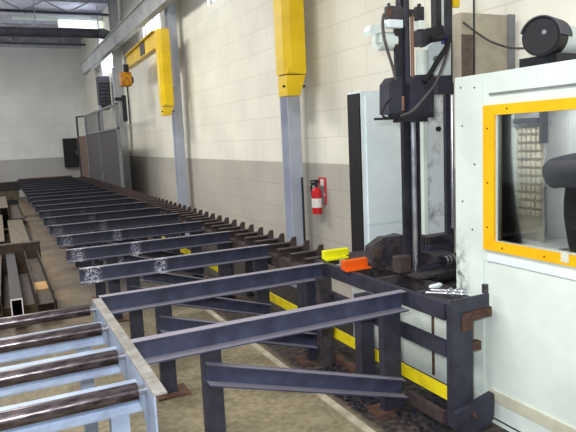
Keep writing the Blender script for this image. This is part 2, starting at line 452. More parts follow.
# ------------------------------------------------------------------ roof
def joist(y, label):
    t = thing('roof_joist', label, 'joist', (0, y, 5.2), 'roof joists')
    MB().box(-8.8, -0.05, 0.32, WX - 0.02, 0.05, 0.4).build('top_chord', M['joist'], t)
    MB().box(-8.8, -0.05, 0.0, WX - 0.02, 0.05, 0.06).build('bottom_chord', M['joist_dark'], t)
    w = MB(); x = -8.4; s = 0
    while x < WX - 0.7:
        bar(w, (x, 0, 0.05 if s else 0.33), (x + 0.55, 0, 0.33 if s else 0.05), 0.03, 0.03, (0, 1, 0)); x += 0.55; s = 1 - s
    w.build('web_bars', M['joist'], t)
for y, l in ((22.3, 'steel roof joist nearest the back wall'), (20.4, 'second steel roof joist out from the back wall'),
             (17.2, 'third steel roof joist from the back wall, just this side of the ceiling lamp'), (15.2, 'fourth steel roof joist from the back wall'),
             (13.3, 'steel roof joist at the very top edge of the photo')):
    joist(y, l)
t = thing('ceiling_lamp', 'long fluorescent ceiling lamp glowing near the right wall', 'lamp', (2.0, 18.6, 5.14))
MB().box(-1.25, -0.16, 0.17, 1.15, 0.16, 0.25).build('housing', M['white'], t)
MB().box(-0.05, -0.15, 0.0, 1.14, 0.15, 0.17).build('tube_pair', M['lamp'], t)
for x in (-0.9, 0.9): MB().cyl((x, 0, 0.25), (x, 0, 0.48), 0.012).build('hanger', M['joist'], t)
pp = thing('sprinkler_pipe', 'thin horizontal sprinkler pipe hung along the top of the back wall', 'pipe', (0, 22.9, 5.33))
MB().cyl((-8.5, 0, 0), (2.6, 0, 0), 0.045).build('pipe', M['joist'], pp)
for x in (-3, -1, 0.9, 2.4): MB().cyl((x, 0, 0), (x, 0, 0.27), 0.015).build('hanger', M['joist_dark'], pp)
# round duct elbow in the corner
d = thing('round_duct', 'dark round duct across the hall bending down at the right wall', 'duct', (0, 16.6, 4.6))
MB().tube([(-8.5, 0, 0), (-4, 0, 0.0), (0, 0, 0.0), (2.6, 0, 0.02), (2.86, 0, -0.01), (3.0, 0, -0.12), (3.03, 0, -0.4)], 0.115, 16).build('pipe', M['joist_dark'], d, smooth=True)
for x in (-5, -1.5, 1.2): MB().cyl((x, 0, 0.1), (x, 0, 1.0), 0.012).build('hanger', M['joist'], d)
MB().tube([(2.70, 0, 0.04), (2.9, 0, 0.01), (3.04, 0, -0.14), (3.05, 0, -0.3)], 0.125, 16).build('elbow_jacket', M['greybox'], d, smooth=True)

# ------------------------------------------------------------------ columns
def column(y, label, x0=2.92, x1=3.07, mm='column'):
    t = thing('steel_column', label, 'column', ((x0 + x1) / 2, y, 0), 'grey steel wall columns')
    w = (x1 - x0) / 2
    c = MB(); c.box(-w, 0, 0.02, w, 0.016, CZ); c.box(-w, 0.184, 0.02, w, 0.2, CZ); c.box(-0.008, 0.016, 0.02, 0.008, 0.184, CZ)
    c.build('shaft', M[mm], t)
    MB().box(-w - 0.02, -0.03, 0, w + 0.02, 0.23, 0.02).build('base_plate', M['column'], t)
    return t
column(5.95, 'grey steel column beside the red extinguisher')
column(10.55, 'grey steel column carrying the far yellow jib crane')
c3 = column(15.7, 'farthest grey steel column, at the near end of the cage', 2.88, 3.08, 'rail')
MB().box(-0.16, -0.05, 2.82, 0.08, -0.005, 2.9).build('bracket', M['dark'], c3)
MB().box(0.02, -0.06, 2.3, 0.12, -0.004, 2.95).build('junction_box', M['dark'], c3)
cp = MB().cyl((3.045, 5.925, 0.0), (3.045, 5.925, 1.25), 0.012).build('conduit', M['dark'])
tag(cp, 'thin dark conduit rising at the foot of the nearest column', 'pipe')
cr = thing('crane_rail', 'long pale grey runway rail along the top of the right wall', 'rail', (2.8, 4, 4.01))
MB().box(-0.07, 0, 0, 0.07, 16.6, 0.32).build('rail_beam', M['rail'], cr)
MB().box(-0.1, 0, 0.32, 0.1, 16.6, 0.345).build('top_flange', M['rail'], cr)
for y in (6.05, 10.65, 15.8): MB().box(0.07, y - 4.05, 0.02, 0.16, y - 3.95, 0.3).build('bracket', M['column'], cr)

# ------------------------------------------------------------------ jib cranes
def jib(name, label, loc, w, h, taper, arm_end, cat='crane'):
    t = thing(name, label, cat, loc, 'yellow jib cranes')
    b = MB(); c = w * 0.28
    b.prism([(-w / 2, -c), (-w / 2 + c, -w / 2), (w / 2, -w / 2), (w / 2, w / 2), (-w / 2, w / 2)], 'z', taper, h)
    b.build('mast', M['yellow'], t)
    f = MB()
    f.prism([(-w / 2 + 0.01, 0), (w * 0.18, 0), (w / 2 - 0.005, taper - 0.012), (-w / 2 + 0.01, taper - 0.012)], 'y', -w / 2 + 0.01, w / 2 - 0.01)
    f.build('tapered_foot', M['yellow'], t)
    MB().box(-w / 2 + 0.01, -w / 2 - 0.012, taper * 1.05, -w / 2 + w * 0.5, -w / 2 + 0.01, taper * 1.3).build('slot_bracket', M['yellow'], t)
    for sx in (-1, 1): MB().cyl((sx * w * 0.55, -w * 0.2, taper * 0.45), (sx * w * 0.42, -w * 0.2, taper * 0.45), 0.012, seg=8).build('pivot_bolt', M['dark'], t)
    return t
j1 = jib('jib_crane', 'big yellow jib crane mast on the column by the extinguisher', (2.865, 5.72, 2.13), 0.235, 1.68, 0.22, None)
MB().box(-0.05, -2.6, 1.4, 0.05, -0.15, 1.62).build('arm', M['yellow'], j1)
MB().box(-0.06, 0.12, 0.3, 0.09, 0.226, 1.5).build('mounting_plate', M['column'], j1)
j2 = jib('jib_crane', 'far yellow jib crane with its arm folded along the wall', (2.74, 10.35, 2.17), 0.2, 1.46, 0.16, None)
a = MB()
p, q = Vector((-0.08, 0.11, 1.3)), Vector((-0.06, 2.7, 1.25))
bar(a, p + Vector((0, 0, 0.15)), q + Vector((0, 0, 0.13)), 0.13, 0.02); bar(a, p - Vector((0, 0, 0.15)), q - Vector((0, 0, 0.13)), 0.13, 0.02); bar(a, p, q, 0.03, 0.29)
a.build('arm', M['yellow'], j2)
MB().box(-0.10, 0.95, 1.16, -0.088, 1.3, 1.40).build('capacity_plate', M['dark'], j2)
MB().box(0.101, 0.0, 0.5, 0.175, 0.2, 1.35).build('mounting_plate', M['column'], j2)
h = thing('chain_hoist', 'small orange chain hoist under the tip of the far jib arm', 'hoist', (2.57, 12.75, 2.88))
MB().box(-0.13, -0.12, 0.02, 0.09, 0.12, 0.3, 0.03).build('motor_body', M['hoist'], h)
MB().box(-0.05, -0.05, 0.3, 0.05, 0.05, 0.46).build('trolley', M['dark'], h)
MB().cyl((0.09, 0, 0.15), (0.13, 0, 0.15), 0.07).build('brake_cap', M['dark'], h)
MB().cyl((0, 0, -0.75), (0, 0, 0.02), 0.012).build('chain', M['dark'], h)

# ------------------------------------------------------------------ far corner: cage, heater, cabinet, conduits
cg = thing('guard_cage', 'grey mesh guard cage at the far end of the conveyor', 'cage', (2.46, 13.5, 0))
fr = MB()
for y in (0, 2.6, 5.1): fr.box(-0.03, y, 0, 0.03, y + 0.06, 2.62)
for z in (2.05, 2.58): fr.box(-0.025, 0, z, 0.025, 5.16, z + 0.04)
fr.build('frame', M['greybox'], cg)
g = MB()
g.box(-0.005, 0.06, 0.1, 0.005, 5.1, 2.05)
g.build('mesh_panel', M['cage'], cg)
g = MB()
for k in range(40): g.box(-0.012, 0.1 + k * 0.125, 2.09, 0.0, 0.106 + k * 0.125, 2.58)
g.build('upper_wires', M['greybox'], cg)
dr = MB(); bar(dr, (0, 5.2, 1.42), (-0.17, 5.7, 1.42), 0.012, 1.2); dr.build('mesh_door', M['cagebrown'], cg)
dr = MB()
bar(dr, (-0.16, 5.7, 1.72), (-0.20, 5.72, 1.72), 0.05, 1.8); bar(dr, (0, 5.2, 2.6), (-0.17, 5.7, 2.6), 0.04, 0.04)
dr.build('door_post', M['dark'], cg)
uh = thing('unit_heater', 'dark box heater hung high in the far right corner', 'heater', (2.93, 17.9, 2.86))
MB().box(-0.17, -0.15, 0, 0.17, 0.15, 0.8, 0.02).build('casing', M['joist_dark'], uh)
s = MB()
for k in range(6): s.box(-0.15, -0.17, 0.08 + k * 0.1, 0.15, -0.15, 0.11 + k * 0.1)
s.build('louvre', M['dark'], uh)
MB().cyl((0, 0, 0.8), (0, 0, 2.78), 0.02).build('hanger', M['joist'], uh)
MB().prism([(-0.12, -0.12), (0.12, -0.12), (0.08, 0.1), (-0.08, 0.1)], 'z', -0.14, 0.0).build('outlet', M['dark'], uh)
for k, (x, y, z0, r, l) in enumerate(((3.1, 17.0, 1.9, 0.05, 'pale vertical conduit behind the cage, right of the heater'), (3.1, 19.9, 1.5, 0.05, 'vertical conduit in the far corner left of the heater'),
                                  (3.05, 16.4, 0.3, 0.06, 'grey pipe rising just behind the farthest column'))):
    o = MB().cyl((x, y, 0.0), (x, y, 3.8), r, seg=12).build('conduit', M['column'])
    tag(o, l, 'pipe')
eb = thing('electrical_cabinet', 'black electrical cabinet fixed to the back wall left of the cage', 'cabinet', (2.47, BY - 0.21, 0.98))
MB().box(-0.25, 0, 0, 0.25, 0.2, 1.05, 0.01).build('housing', M['black'], eb)
dd_ = MB().box(-0.23, -0.015, 0.02, 0.23, 0, 1.03).build('door', M['rubber'], eb)
MB().box(0.17, -0.03, 0.45, 0.2, -0.015, 0.6).build('handle', M['greybox'], dd_)
ct = MB().box(0.55, 21.0, 0.68, 2.2, 21.1, 0.77).build('end_bar', M['rust'])
tag(ct, 'rusty steel bar lying across the far end of the skids', 'bar')
es = thing('bar_stand', 'low dark stand carrying the rusty bar at the far end', 'stand', (1.4, 21.05, 0))
for x in (-0.6, 0.6): MB().box(x - 0.04, -0.04, 0, x + 0.04, 0.04, 0.62).build('leg', M['navy'], es)
MB().box(-0.75, -0.04, 0.62, 0.7, 0.04, 0.68).build('crossbar', M['navy'], es)

# ------------------------------------------------------------------ extinguisher
ex = thing('fire_extinguisher', 'red fire extinguisher hung on the wall by the column', 'extinguisher', (3.09, 5.68, 0.86))
MB().cyl((0, 0, 0.0), (0, 0, 0.25), 0.055, seg=24).cyl((0, 0, 0.25), (0, 0, 0.29), 0.055, 0.02, 24).build('cylinder', M['red'], ex, smooth=True)
MB().cyl((0, 0, 0.07), (0, 0, 0.17), 0.0565, seg=24, caps=False).build('label_band', M['label'], ex, smooth=True)
v = MB().cyl((0, 0, 0.29), (0, 0, 0.33), 0.02); v.box(-0.07, -0.012, 0.33, 0.03, 0.012, 0.345); v.box(-0.07, -0.012, 0.355, 0.03, 0.012, 0.37); v.box(-0.01, -0.015, 0.33, 0.03, 0.015, 0.37)
v.build('valve_handle', M['dark'], ex)
MB().tube([(0, 0.02, 0.32), (-0.02, 0.07, 0.31), (-0.02, 0.075, 0.22), (-0.01, 0.062, 0.14)], 0.01).build('hose', M['rubber'], ex, smooth=True)
MB().box(0.05, -0.03, 0.1, 0.088, 0.03, 0.3).build('wall_bracket', M['greybox'], ex)
sg = thing('extinguisher_sign', 'red and white arrow sign behind the fire extinguisher', 'sign', (WX - 0.006, 5.69, 0.98))
MB().box(-0.004, -0.075, -0.02, 0.004, 0.085, 0.27).build('board', M['signred'], sg)
ar = MB().prism([(-0.035, 0.25), (0.035, 0.25), (0.035, 0.1), (0.065, 0.1), (0, -0.01), (-0.065, 0.1), (-0.035, 0.1)], 'x', -0.009, -0.005)
ar.build('arrow', M['label'], sg)

# ------------------------------------------------------------------ transfer skids
TOP = 0.76
ORD = ['nearest', 'second', 'third', 'fourth', 'fifth', 'sixth', 'seventh', 'eighth', 'ninth', 'tenth', 'eleventh', 'twelfth', 'thirteenth', 'fourteenth', 'fifteenth', 'sixteenth', 'seventeenth', 'eighteenth', 'nineteenth']
def make_skid():
    t = thing('transfer_skid', 'x', 'skid', (0.49, 2.86, 0), 'dark blue transfer skids')
    MB().channel(0, 1.62, 0.0, TOP - 0.115, TOP, 0.05).build('cross_beam', M['skid'], t)
    l = MB().box(0.36, 0.009, 0.012, 0.465, 0.017, TOP - 0.002); l.box(0.36, 0.017, 0.012, 0.368, 0.05, TOP - 0.12); l.box(0.457, 0.017, 0.012, 0.465, 0.05, TOP - 0.12)
    l.build('leg', M['navy'], t)
    l = MB().box(1.49, 0.009, 0.012, 1.615, 0.017, TOP - 0.002); l.box(1.49, 0.017, 0.012, 1.498, 0.065, TOP - 0.12); l.box(1.607, 0.017, 0.012, 1.615, 0.065, TOP - 0.12)
    l.build('leg', M['navy'], t)
    MB().box(0.32, -0.06, 0, 0.54, 0.13, 0.012).build('foot_plate', M['rust'], t)
    MB().box(1.42, -0.06, 0, 1.622, 0.13, 0.012).build('foot_plate', M['rust'], t)
    b = MB()
    p, q = Vector((0.37, 0, 0.515)), Vector((1.61, 0, 0.15))
    off = Vector((0, 0, 0.05))
    bar(b, p + Vector((0, 0.004, 0)), q + Vector((0, 0.004, 0)), 0.008, 0.108)
    bar(b, p + off + Vector((0, -0.022, 0)), q + off + Vector((0, -0.022, 0)), 0.045, 0.008)
    bar(b, p - off + Vector((0, -0.035, 0)), q - off + Vector((0, -0.035, 0)), 0.07, 0.008)
    b.build('diagonal_brace', M['skid'], t)
    return t
sk = make_skid()
for i in range(19):
    o = sk if i == 0 else copy_tree(sk)
    o.location = (0.49, 2.86 + 0.985 * i, 0)
    if i == 0: l = 'nearest dark blue skid beam, its left end behind the roller conveyor'
    elif i == 18: l = 'farthest dark blue skid beam, last of the row'
    else: l = '%s dark blue skid beam of the row, counted from the camera' % ORD[i]
    o['label'] = l

# ------------------------------------------------------------------ infeed conveyor along the wall
cv = thing('infeed_conveyor', 'long low grimy bar conveyor along the right ends of the skids', 'conveyor', (0, 0, 0))
MB().box(2.115, 4.02, 0.57, 2.165, 20.6, 0.662).build('side_channel', M['conveyor'], cv)
MB().box(2.34, 4.12, 0.58, 2.38, 20.6, 0.66).build('side_channel', M['conveyor'], cv)
bm0 = None
for k in range(64):
    y = 4.16 + k * 0.255
    if bm0 is None:
        bmx = MB().box(-0.05, -0.008, 0.0, 0.235, 0.0, 0.075); bmx.box(-0.05, -0.06, 0.067, 0.235, -0.008, 0.075)
        bm0 = bmx.build('cross_bar', M['conveyor'], cv, (2.17, y, 0.665))
        st = MB().prism([(-0.06, 0.0), (0.005, 0.0), (0.005, 0.125), (-0.035, 0.125), (-0.06, 0.085)], 'y', -0.07, -0.061).build('end_stop', M['conveyor'], bm0, (0.235, 0, 0))
    else:
        o = copy_tree(bm0, cv); o.location = (2.17, y, 0.665)
for y in (4.2, 5.9, 8.5, 11, 14, 17, 20):
    MB().box(2.118, y, 0, 2.165, y + 0.1, 0.62).build('leg', M['navy'], cv)
    MB().box(2.335, y, 0, 2.385, y + 0.1, 0.58).build('leg', M['navy'], cv)
MB().box(2.118, 4.02, 0.0, 2.16, 12, 0.05).build('bottom_rail', M['rust'], cv)
MB().box(2.168, 4.02, 0.19, 2.185, 9.5, 0.265).build('yellow_rail', M['stripe'], cv)

# ------------------------------------------------------------------ machine stand in front of the drill
sd = thing('outfeed_stand', 'dark steel stand with a square post in front of the white machine', 'stand', (0, 0, 0))
MB().box(2.135, 2.44, 0.05, 2.28, 2.49, 0.755).build('post', M['navy'], sd)
MB().box(2.20, 2.434, 0.60, 2.275, 2.44, 0.70).build('rust_patch', M['rust'], sd)
MB().box(2.125, 2.425, 0.715, 2.385, 2.438, 0.79).build('end_plate', M['navy'], sd)
MB().box(2.281, 2.44, 0.65, 2.42, 2.47, 0.705).build('cross_angle', M['rust'], sd)
MB().box(2.36, 2.43, 0.79, 2.385, 2.455, 0.84).build('locating_peg', M['grime'], sd)
MB().box(2.281, 2.46, 0.46, 2.36, 2.50, 0.51).build('cross_angle', M['rust'], sd)
MB().box(2.125, 2.495, 0.66, 2.165, 3.98, 0.755).build('top_rail', M['navy'], sd)
MB().box(2.40, 2.80, 0.66, 2.435, 3.98, 0.745).build('top_rail', M['grime'], sd)
for y in (2.78, 3.2, 3.6): MB().box(2.166, y, 0.69, 2.40, y + 0.05, 0.745).build('cross_rail', M['grime'], sd)
MB().box(2.13, 2.495, 0.45, 2.175, 3.98, 0.53).build('middle_rail', M['navy'], sd)
MB().box(2.11, 2.50, 0.06, 2.14, 2.84, 0.13).build('low_rail', M['conveyor'], sd)
MB().box(2.13, 2.96, 0.0, 2.17, 3.98, 0.06).build('low_rail', M['rust'], sd)
MB().box(2.14, 2.495, 0.195, 2.155, 3.98, 0.27).build('yellow_rail', M['stripe'], sd)
sh = MB()
arc = [(2.125, 0.155), (2.39, 0.215), (2.40, 0.2), (2.40, 0.12)] + [(2.30 + 0.10 * math.cos(math.radians(a_)), 0.10 + 0.09 * math.sin(math.radians(a_))) for a_ in range(-10, -95, -14)] + [(2.16, 0.02), (2.125, 0.06)]
sh.prism(arc, 'y', 2.40, 2.435); sh = sh.build('foot_shoe', M['navy'], sd)
MB().cyl((2.25, 2.385, 0.12), (2.25, 2.40, 0.12), 0.014).build('shoe_bolt', M['rust'], sh)
MB().box(2.166, 2.44, 0.715, 2.40, 2.78, 0.735).build('top_plate', M['grime'], sd)
MB().box(2.02, 3.18, 0, 2.12, 3.26, 0.66).build('leg', M['navy'], sd)
MB().box(2.02, 3.72, 0, 2.12, 3.80, 0.66).build('leg', M['grime'], sd)
# things lying on the stand
def drill_bit(p, q, label):
    t = thing('drill_bit', label, 'drill bit', p, 'drill bits on the stand')
    p, q = Vector(p), Vector(q); d = q - p
    MB().cyl((0, 0, 0), d * 0.5, 0.010, seg=10).build('shank', M['chrome'], t)
    f = MB(); f.cyl(d * 0.5, d, 0.012, seg=10)
    u = d.normalized(); s = u.cross(Vector((0, 0, 1))).normalized(); w = s.cross(u)
    f.tube([d * (0.5 + 0.5 * k / 12) + (s * math.cos(k * 1.4) + w * math.sin(k * 1.4)) * 0.014 for k in range(13)], 0.008, 6)
    f.build('fluted_end', M['chrome'], t, smooth=True)
drill_bit((2.19, 2.73, 0.757), (2.345, 2.555, 0.762), 'shiny steel drill bit lying nearest the camera on the stand')
drill_bit((2.25, 2.755, 0.757), (2.385, 2.60, 0.762), 'shiny steel drill bit on the stand, the one farther from the camera')
rg = thing('work_rag', 'crumpled pale rag on the dark stand beside the drill bits', 'rag', (2.345, 2.83, 0.742))
r_ = MB(); bmesh.ops.create_icosphere(r_.bm, subdivisions=2, radius=0.045, matrix=Matrix.Diagonal((1.2, 0.6, 0.3, 1)) @ Matrix.Translation((0, 0, 0.04)))
for v_ in r_.bm.verts: v_.co += Vector((random.uniform(-.006, .006), random.uniform(-.006, .006), random.uniform(-.002, .006)))
r_.build('cloth', M['whitepanel'], rg)
for nm, mt_, (x0, x1), y, z, lb in (('yellow_block', 'lime', (2.17, 2.39), 3.90, 0.757, 'bright yellow painted steel block on the conveyor end'),
                                    ('orange_block', 'orange', (2.10, 2.30), 3.50, 0.757, 'bright orange painted steel block just right of the yellow one')):
    b = MB(); b.box(x0, y, z, x1, y + 0.05, z + 0.07, 0.006); b.box(x0, y - 0.04, z, x1, y, z + 0.012)
    tag(b.build(nm, M[mt_]), lb, 'block')

# ------------------------------------------------------------------ vertical drill unit
du = thing('vertical_drill', 'tall dark vertical drilling unit with hoses and white motors', 'drilling machine', (0, 0, 0))
MB().box(2.455, 2.80, 0.08, 2.96, 3.98, 0.56).build('white_base', M['white'], du)
MB().box(2.46, 2.79, 0.56, 2.96, 3.98, 0.70).box(2.47, 2.82, 0.0, 2.94, 3.9, 0.08).build('dark_base', M['grime'], du)
sm = MB(); sm.box(2.448, 2.98, 0.1, 2.455, 3.0, 0.54); sm.build('rusty_seam', M['rust'], du)
MB().box(2.36, 3.0, 0.757, 2.9, 3.98, 0.775).build('bed_plate', M['grime'], du)
def P(name, m, rects, Y, dep, bev=0.0, parent=du):
    b = MB()
    for r in rects: pbox(b, *r, Y, dep, bev)
    return b.build(name, M[m], parent)
P('back_plate', 'stainedwhite', [(424, 70, 452, 240)], 3.52, 0.04)
pl = at(438, 129, 3.515); MB().cyl((pl.x, 3.5, pl.z), (pl.x, 3.52, pl.z), 0.018).build('plate_hole', M['rubber'], du)
P('column', 'dark', [(400, -60, 411, 276)], 3.22, 0.03)
P('mast_rail', 'grime', [(409, 118, 421, 278)], 3.25, 0.03)
a_ = at(413, 120, 3.19); b_ = at(414.5, 274, 3.19)
MB().cyl((a_.x, 3.19, a_.z), (a_.x, 3.19, b_.z), 0.018).build('guide_rod', M['chrome'], du)
tt = MB()
for k in range(34):
    zz = 0.86 + k * 0.03; q = at(418, 200, 3.2)
    tt.box(q.x - 0.006, 3.19, zz, q.x + 0.006, 3.2, zz + 0.014)
tt.box(q.x - 0.012, 3.2, 0.80, q.x + 0.012, 3.21, 1.9)
tt.build('gear_rack', M['dark'], du)
P('white_guide', 'white', [(420, 50, 427, 235)], 3.30, 0.04)
P('dark_column', 'navy', [(443, -60, 453, 250)], 3.36, 0.03)
a_ = at(452, 110, 3.3)
MB().cyl((a_.x, 3.3, 1.0), (a_.x, 3.3, 1.95), 0.012).build('guide_rod', M['chrome'], du)
# carriage
cb_ = MB()
ppoly(cb_, [(389, 114), (389, 84), (394, 77), (402, 77), (402, 114)], 3.02, 0.1)
ppoly(cb_, [(410, 117), (410, 82), (416, 75), (434, 74), (434, 117)], 3.02, 0.06)
pbox(cb_, 400, 80, 412, 116, 3.10, 0.03)
cb_.build('carriage', M['navy'], du)
cb_ = MB(); pbox(cb_, 388, 113, 434, 118, 3.0, 0.06); pbox(cb_, 393, 118, 428, 122, 3.01, 0.05); pbox(cb_, 374, 117.6, 393, 120, 3.02, 0.02)
cb_.build('carriage_base', M['dark'], du)
P('cross_arm', 'navy', [(433, 76, 454, 94)], 3.08, 0.05)
# upper cylinders and motors
P('cylinder_housing', 'dark', [(394, 26, 406, 112)], 3.05, 0.02)
P('piston_rods', 'dark', [(395, -60, 408, 8)], 3.06, 0.05)
P('blue_tube', 'navy', [(404, -20, 408.5, 84)], 3.03, 0.015)
a_ = at(412, 30, 3.05)
MB().cyl((a_.x, 3.05, 2.03), (a_.x, 3.05, 2.42), 0.011).build('copper_pipe', M['copper'], du)
MB().cyl((at(399, 0, 3.05).x, 3.04, 1.83), (at(399, 0, 3.05).x, 3.04, 1.92), 0.016).build('spindle_fitting', M['copper'], du)
mm_ = MB(); p0, p1 = at(377, 41, 3.1), at(393, 41, 3.1); mm_.cyl((p0.x, 3.1, p0.z), (p1.x, 3.1, p0.z), 0.056, seg=20); pbox(mm_, 375, 33, 393, 43, 3.05, 0.05, 0.008)
mm_.build('white_motor', M['white'], du, smooth=True)
P('motor_flange', 'whitepanel', [(384, 19, 403.5, 27.5)], 3.02, 0.05, 0.006)
cb_ = MB(); ppoly(cb_, [(369, 31), (371, 25), (386, 23), (386, 31), (374, 34.5), (370, 36)], 3.04, 0.06)
cb_.build('motor_shelf', M['white'], du)
tp = P('motor_top', 'grime', [(384, 5.5, 403, 19)], 3.02, 0.05, 0.006)
P('rust_patch', 'rust', [(386.5, 8, 392, 16)], 3.014, 0.004, parent=tp)
for x in (388.6, 397): P('cap_bolt', 'dark', [(x - 1.6, 2.8, x + 1.6, 6)], 3.03, 0.02, parent=tp)
sv_ = P('solenoid_valve', 'dark', [(413.5, 6, 424.5, 20)], 3.03, 0.04, 0.005)
P('cap_bolt', 'dark', [(417, 3.5, 421, 6)], 3.04, 0.02, parent=sv_)
P('valve_block', 'white', [(414.5, 20, 426, 29)], 3.02, 0.05, 0.005)
cb_ = MB(); pbox(cb_, 413, 29, 426.5, 45, 3.02, 0.12); ppoly(cb_, [(424, 29), (443, 25), (446, 40), (433, 42), (424, 47)], 3.09, 0.04)
cb_.build('valve_manifold', M['dark'], du)
P('cross_link', 'dark', [(403, 9, 414.5, 16)], 3.04, 0.03)
P('hose_carrier', 'dark', [(430.5, -60, 441, 27)], 3.14, 0.05)
P('white_strip', 'white', [(440.8, -60, 443.4, 26)], 3.16, 0.03)
cb_ = MB(); ppoly(cb_, [(428, 75), (428, 47), (441, 36), (451, 38), (451, 75)], 3.2, 0.05)
cb_.build('white_gearbox', M['whitepanel'], du)
a_ = at(424, 50, 3.18); b_ = at(424, 76, 3.18); MB().cyl((a_.x, 3.2, a_.z), (a_.x, 3.2, b_.z), 0.04, seg=20).build('white_cylinder', M['white'], du, smooth=True)
a_ = at(435.5, 59, 3.2); MB().cyl((a_.x, 3.19, a_.z), (a_.x, 3.2, a_.z), 0.02).build('gearbox_plug', M['greybox'], du)
P('blue_connector', 'blueplug', [(441, 36, 448, 43.5)], 3.12, 0.03)
for pts, r, m_ in (([(384, 14, 3.0), (382.6, 22, 2.99), (384, 37, 2.98), (388, 52, 2.98), (393, 68, 2.99), (395.6, 80, 3.0)], 0.009, 'cable'),
                   ([(450, 37, 3.08), (446, 48, 3.03), (438, 60, 3.0), (431, 72, 2.98), (424, 82, 2.98)], 0.017, 'rubber'),
                   ([(449, 46, 3.05), (444, 62, 3.0), (435, 84, 2.97), (425, 97, 2.96), (412, 111, 2.96), (400, 116, 2.98)], 0.009, 'cable'),
                   ([(391, 99, 3.0), (386, 104, 2.98), (382, 112, 2.98), (384, 117, 2.98), (391, 117.5, 2.98), (404, 113, 2.98)], 0.006, 'rubber'),
                   ([(430, 36, 3.06), (436, 39, 3.04), (443, 37, 3.08)], 0.014, 'rubber')):
    phose(pts, r).build('hose', M[m_], du, smooth=True)
P('yellow_cap', 'yellow', [(451.5, -12, 460, 7)], 3.345, 0.03, 0.006)
# clamp at the bottom
cj = MB()
ppoly(cj, [(381, 270), (381, 249), (390, 239), (404, 235), (412, 240), (412, 272)], 3.42, 0.12)
ppoly(cj, [(373, 259), (373, 248), (379, 245.5), (382.5, 249), (382.5, 256), (380, 262)], 3.40, 0.02)
qa = [at(x, y, 3.40) for x, y in ((373, 248), (373, 259), (380, 262), (386, 262), (404, 246), (404, 236), (386, 238))]
cj.prism([(p_.x, p_.z) for p_ in qa], 'y', 3.425, 3.5)
cj = cj.build('clamp_jaw', M['grime'], du)
fc = MB(); ppoly(fc, [(375, 257), (375, 250), (379, 248), (381, 251), (381, 258)], 3.393, 0.006); fc.build('jaw_face', M['rust'], cj)
P('guide_block', 'conveyor', [(392, 257, 412, 274)], 3.12, 0.08, 0.01)
b = MB()
pbox(b, 421, 236, 453, 246, 3.34, 0.1); pbox(b, 418, 256, 456, 290, 3.12, 0.2)
b.build('vise_body', M['grime'], du)
P('vise_plate', 'navy', [(422, 245, 454, 257)], 3.28, 0.08); P('vise_plate', 'navy', [(419, 266, 443, 274)], 3.1, 0.02)
b = MB()
for k in range(9): pbox(b, 423 + k * 3.2, 238, 425 + k * 3.2, 246, 3.33, 0.01)
b.build('vise_ribs', M['dark'], du)
a_, b_ = at(442, 261, 3.05), at(460, 257.5, 3.05)
MB().cyl((a_.x, 3.05, a_.z), (b_.x, 3.05, b_.z), 0.03, seg=16).build('spindle_nose', M['rubber'], du, smooth=True)
rb = MB()
for k in range(3):
    t_ = 0.12 + k * 0.2; rb.cyl(a_.lerp(b_, t_), a_.lerp(b_, t_ + 0.09), 0.033, seg=16)
rb.build('collet_ring', M['chrome'], du)
c_ = at(426, 265.5, 3.05); MB().cyl((c_.x, 3.05, c_.z), (a_.x, 3.05, a_.z), 0.008, seg=10).build('spindle_shaft', M['dark'], du)
a_, b_ = at(434, 279, 3.0), at(460, 274, 3.0)
MB().cyl((a_.x, 3.0, a_.z), (b_.x, 3.0, b_.z), 0.03, seg=16).build('roller_bar', M['rubber'], du, smooth=True)

# ------------------------------------------------------------------ pale panel cabinet behind the drill
pc = thing('panel_cabinet', 'tall pale cabinet with a black side standing behind the drill', 'cabinet', (0, 0, 0))
MB().box(2.615, 4.02, 0.0, 3.05, 4.22, 2.035).build('housing', M['whitepanel'], pc)
MB().box(2.60, 4.03, 0.0, 2.615, 4.2, 2.02).build('black_side', M['black'], pc)
MB().box(2.65, 4.005, 0.97, 3.03, 4.02, 2.0).build('upper_door', M['whitepanel'], pc)
ld_ = MB().box(2.65, 4.005, 0.1, 3.03, 4.02, 0.955).build('lower_door', M['whitepanel'], pc)

# ------------------------------------------------------------------ white enclosure with the yellow framed window
en = thing('machine_enclosure', 'large white machine enclosure with a yellow framed window', 'machine', (2.45, 0, 0))
E0, E1, ET = 1.0, 2.76, 2.0
wy0, wy1, wz0, wz1 = 1.3, 2.445, 1.075, 1.77      # clear opening
s = MB()
s.box(0, 2.535, 0.135, 0.05, E1, ET)                         # corner post face
s.box(0.006, E0, wz1, 0.05, 2.535, ET)
s.box(0.006, wy1, wz0, 0.05, 2.535, wz1)
s.box(0.006, E0, wz0, 0.05, wy0, wz1)
s.box(0.006, E0, 0.95, 0.05, 2.535, wz0)
s.box(0.05, E1 - 0.03, 0.135, 0.69, E1, ET - 0.03)            # end wall
s.box(0.05, E0, ET - 0.03, 0.69, E1, ET)
s.build('shell', M['white'], en)
MB().box(0.004, E0, 0.20, 0.05, 2.475, 0.949).build('lower_door', M['white'], en)
MB().box(0.009, 2.48, 0.136, 0.05, 2.534, 0.949).build('door_post', M['white'], en)
MB().box(-0.004, E0, 0.955, 0.0055, 2.50, 0.985).build('sill', M['whitepanel'], en)
MB().box(-0.002, E0, 1.878, 0.0055, 2.49, 1.89).build('drip_trim', M['greybox'], en)
MB().box(-0.01, E0, 0.135, 0.05, 2.475, 0.20).build('plinth_band', M['plinth'], en)
MB().box(-0.006, E0, 0.0, 0.05, 2.76, 0.134).build('plinth', M['white'], en)
MB().box(-0.009, E0, 0.028, -0.006, 2.5, 0.036).build('plinth_gap', M['dark'], en)
fy = MB()
fy.box(-0.012, wy1, wz0 - 0.055, 0.004, wy1 + 0.08, wz1 + 0.055)
fy.box(-0.012, wy0 - 0.05, wz0 - 0.055, 0.004, wy0, wz1 + 0.055)
